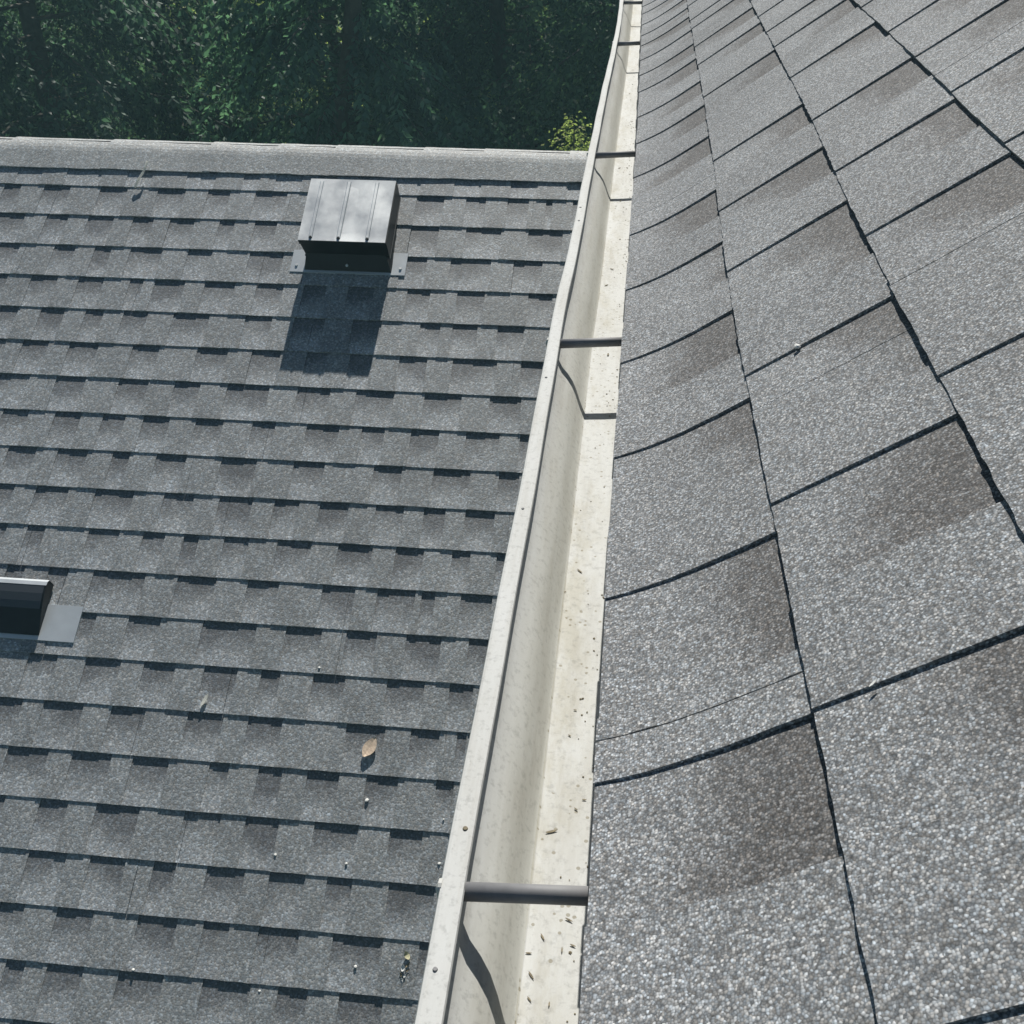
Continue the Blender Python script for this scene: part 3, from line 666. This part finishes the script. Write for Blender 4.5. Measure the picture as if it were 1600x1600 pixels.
def crown_arrays(seed, nbr, H, Rm, z0, style):
    """drooping sprays hung along limbs; every leaflet is its own small blade"""
    g = np.random.RandomState(seed); P0 = []; DIR = []; LEN = []; limbs = []
    for k in range(nbr):
        f = (k+g.rand())/nbr; z = z0+(H-z0)*f
        if style == 'cone': Rz = Rm*(1-f)**.75*(.75+.5*g.rand())
        else: Rz = Rm*math.sqrt(max(.03, 1-(2*f-.85)**2/1.4))*(.6+.6*g.rand())
        a = g.rand()*2*math.pi; L = Rz
        limbs.append((z, a, L))
        ns = int(5+L*9)
        for q in range(ns):
            s = .25+.75*(q+g.rand())/ns
            b = a+g.normal()*.22*s
            x = L*s*math.cos(b); y = L*s*math.sin(b); zz = z + .18*L*s - .42*L*s*s + g.normal()*.10
            P0.append((x, y, zz)); b2 = b+g.normal()*.7
            DIR.append((math.cos(b2), math.sin(b2), -.35-.7*g.rand())); LEN.append(.42+.4*g.rand())
    return np.array(P0), np.array(DIR), np.array(LEN), limbs, g
def build_crown(name, seed, nbr, H, Rm, z0, style, mat, leaf=(.085, .022), npair=9):
    P0, D, Ln, limbs, g = crown_arrays(seed, nbr, H, Rm, z0, style)
    D /= np.linalg.norm(D, axis=1)[:, None]; n = len(P0)
    up_ = np.array([0, 0, 1.0]); S = np.cross(D, up_); S /= np.linalg.norm(S, axis=1)[:, None]
    verts = []; 
    for k in range(npair):
        f = (k+.5)/npair
        c = P0+D*(Ln*f)[:, None]-up_*(Ln*.55*f*f)[:, None]
        for sd in (-1, 1):
            dirn = D*.55+S*sd*(.8+.2*g.rand(n))[:, None]-up_*(.25+.7*g.rand(n))[:, None]+g.normal(size=(n, 3))*.25
            dirn /= np.linalg.norm(dirn, axis=1)[:, None]
            L = (leaf[0]*(1.15-.55*f)*(.7+.6*g.rand(n)))[:, None]; W = leaf[1]
            side = np.cross(dirn, g.normal(size=(n, 3))*.6+up_); side /= np.linalg.norm(side, axis=1)[:, None]
            a = c; b = c+dirn*L*.45+side*W; d = c+dirn*L; e = c+dirn*L*.45-side*W
            verts.append(np.stack([a, b, d, e], 1))
    V = np.concatenate(verts, 0).reshape(-1, 3); nf = len(V)//4
    me = bpy.data.meshes.new(name); me.vertices.add(len(V)); me.vertices.foreach_set('co', V.astype(np.float32).ravel())
    me.loops.add(nf*4); me.loops.foreach_set('vertex_index', np.arange(nf*4, dtype=np.int32)); me.polygons.add(nf)
    me.polygons.foreach_set('loop_start', np.arange(0, nf*4, 4, dtype=np.int32)); me.polygons.foreach_set('loop_total', np.full(nf, 4, dtype=np.int32))
    me.update(calc_edges=True); me.validate(); me.materials.append(mat)
    print(name, nf)
    # trunk and limbs
    m = MB(); seg = 8; lean = [(g.normal()*.08*k, g.normal()*.08*k) for k in range(seg+1)]
    for k in range(seg):
        zA, zB = H*.97*k/seg, H*.97*(k+1)/seg; r_ = lambda z: .16*(1-z/H)**.8+.012
        m.tube((lean[k][0], lean[k][1], zA), (lean[k+1][0], lean[k+1][1], zB), r_(zA), r_(zB), 9, False)
    for z, a, L in limbs[::2]:
        pts = [(0, 0, z)]+[(L*s*math.cos(a), L*s*math.sin(a), z+.18*L*s-.42*L*s*s) for s in (.35, .7, .95)]
        for q, (A, B) in enumerate(zip(pts[:-1], pts[1:])): m.tube(A, B, .028-.008*q, .020-.008*q, 5, False)
    return me, (m.v, m.f)
protos = []
specs = [('crown', 1, 125, 11.5, 2.3, 1.5, 'cone', M_leaf, (.125, .027), 10), ('crown', 2, 130, 10.5, 2.4, 1.2, 'round', M_leaf2, (.09, .026), 8), ('crown', 3, 140, 12.0, 2.2, 1.0, 'round', M_leaf, (.115, .027), 10)]
for s_ in specs:
    cm, tk = build_crown(*s_)
    tm = bpy.data.meshes.new('trunk'); tm.from_pydata([tuple(v) for v in tk[0]], [], tk[1]); tm.materials.append(M_bark); tm.update(); protos.append((cm, tm))
TREES = [   # x, y, proto, scale, turn, label
 (-3.35, 12.6, 0, .95, .3, 'large drooping green tree whose feathery edge ends right of the square vent'),
 (-7.35, 13.4, 2, 1.0, 1.9, 'dark feathery tree behind the ridge near the left corner'),
 (-9.4, 12.4, 0, 1.0, 2.6, 'deep green drooping tree cut by the left edge'),
 (-6.7, 16.2, 1, .80, 4.1, 'leafy tree with small gaps of light, rising behind the straw on the ridge'),
 (-.1, 13.6, 1, .86, .8, 'leafy tree directly beside the far end of the gutter'),
 (-1.75, 17.2, 2, 1.0, 3.3, 'dark tree standing back in the shade between the drooping tree and the gutter'),
]
BACK = [(-3.3, 18.5, 1, 1.0, 1.), (-9.8, 16.5, 1, 1.0, 3.1), (.9, 18.0, 0, 1.0, .2), (2.6, 16.0, 2, 1., 1.2), (-5.4, 20., 0, .85, 5.), (-1.2, 21.5, 1, .85, 4.), (-12.3, 19, 0, 1.1, 2.9), (-12.0, 14, 2, 1., 1.1), (3.9, 20.5, 1, 1.1, .4), (-3.6, 26, 2, .9, 2.7)]
proto_trees = {}
def tree(x, y, k, s, a, label, group=None):
    if k not in proto_trees:
        t = empty('tree', (0, 0, 0))
        for me, nm in ((protos[k][0], 'crown'), (protos[k][1], 'trunk')):
            o = bpy.data.objects.new(nm, me); COL.objects.link(o); o.parent = t
        proto_trees[k] = t
    else:
        src = proto_trees[k]; t = src.copy(); COL.objects.link(t)
        for kid in list(src.children): c = kid.copy(); COL.objects.link(c); c.parent = t
        for key in ('group',):
            if key in t: del t[key]
    t.location = (x, y, ZG-.05); t.rotation_euler = (0, 0, a); t.scale = (s, s, s); tag(t, label, 'tree', group); return t
for q in TREES: tree(*q[:5], q[5])
for q in BACK: tree(*q, 'dark hazy tree deep in the wood, one of those behind the front trees', 'trees deep in the wood')
# understory: bushy growth filling the foot of the wood
me_b, tk_b = build_crown('foliage', 9, 60, 3.4, 1.7, .1, 'round', M_leaf2, (.10, .03), 8)
tb = bpy.data.meshes.new('stem'); tb.from_pydata([tuple(v) for v in tk_b[0]], [], tk_b[1]); tb.materials.append(M_bark)
for k in range(9):
    t = empty('bush', (-9.5+k*1.25+rc.uniform(-.3, .3), 14.6+rc.uniform(-1.2, 1.6), ZG)); t.rotation_euler.z = rc.uniform(0, 6); t.scale = [rc.uniform(.9, 1.3)]*3
    for me, nm in ((me_b, 'foliage'), (tb, 'stem')):
        o = bpy.data.objects.new(nm, me); COL.objects.link(o); o.parent = t
    tag(t, 'dark bush growing low between the trees', 'bush', 'dark bushes under the trees')
for k, (x, y, s) in enumerate([(-10.4, 24.5, 1.9), (-8.6, 25.0, 1.7), (-12.6, 25.5, 1.8), (-2.9, 24.2, 1.5)]):
    t = empty('bush', (x, y, ZG)); t.rotation_euler.z = k*1.7; t.scale = [s]*3
    o = bpy.data.objects.new('foliage', me_b.copy() if k == 0 else lit_me); COL.objects.link(o); o.parent = t
    if k == 0: lit_me = o.data; lit_me.materials[0] = M_lit
    o = bpy.data.objects.new('stem', tb); COL.objects.link(o); o.parent = t
    tag(t, 'sunlit yellow-green bush far behind the wood, glimpsed through gaps in the trees', 'bush', 'sunlit bushes beyond the wood')
# the sunlit sapling by the gutter
me_s, tk_s = build_crown('foliage', 14, 24, .62, .12, .33, 'round', M_lit, (.035, .014), 4)
ts = bpy.data.meshes.new('stem'); v_, f_ = tk_s; mm = MB(); mm.tube((0, 0, -4.9), (0, 0, .55), .03, .008, 7, False); ts.from_pydata(mm.v, [], mm.f); ts.materials.append(M_bark)
sp_ = empty('sapling', (-.475, 8.9, -2.50)); sp_.scale = (.75, .75, .75)
for me, nm in ((me_s, 'foliage'), (ts, 'stem')):
    o = bpy.data.objects.new(nm, me); COL.objects.link(o); o.parent = sp_
tag(sp_, 'small sunlit yellow-green sapling glowing beside the gutter above the ridge', 'sapling')

# ================================================================== HAZE: teal volume added to lift the dark tones of the wood
hz = bpy.data.materials.new('haze_lift'); hz.use_nodes = True; t = hz.node_tree; t.nodes.clear()
ho = t.nodes.new('ShaderNodeOutputMaterial'); pv_ = t.nodes.new('ShaderNodeVolumePrincipled'); pv_.inputs['Color'].default_value = (.45, .80, .86, 1); pv_.inputs['Density'].default_value = .0058
t.links.new(pv_.outputs[0], ho.inputs['Volume'])
m = MB(); m.hexa([(-120, -70, -8.8), (120, -70, -8.8), (120, 170, -8.8), (-120, 170, -8.8), (-120, -70, 8), (120, -70, 8), (120, 170, 8), (-120, 170, 8)]); tag(m.build('haze', hz), kind='stuff')
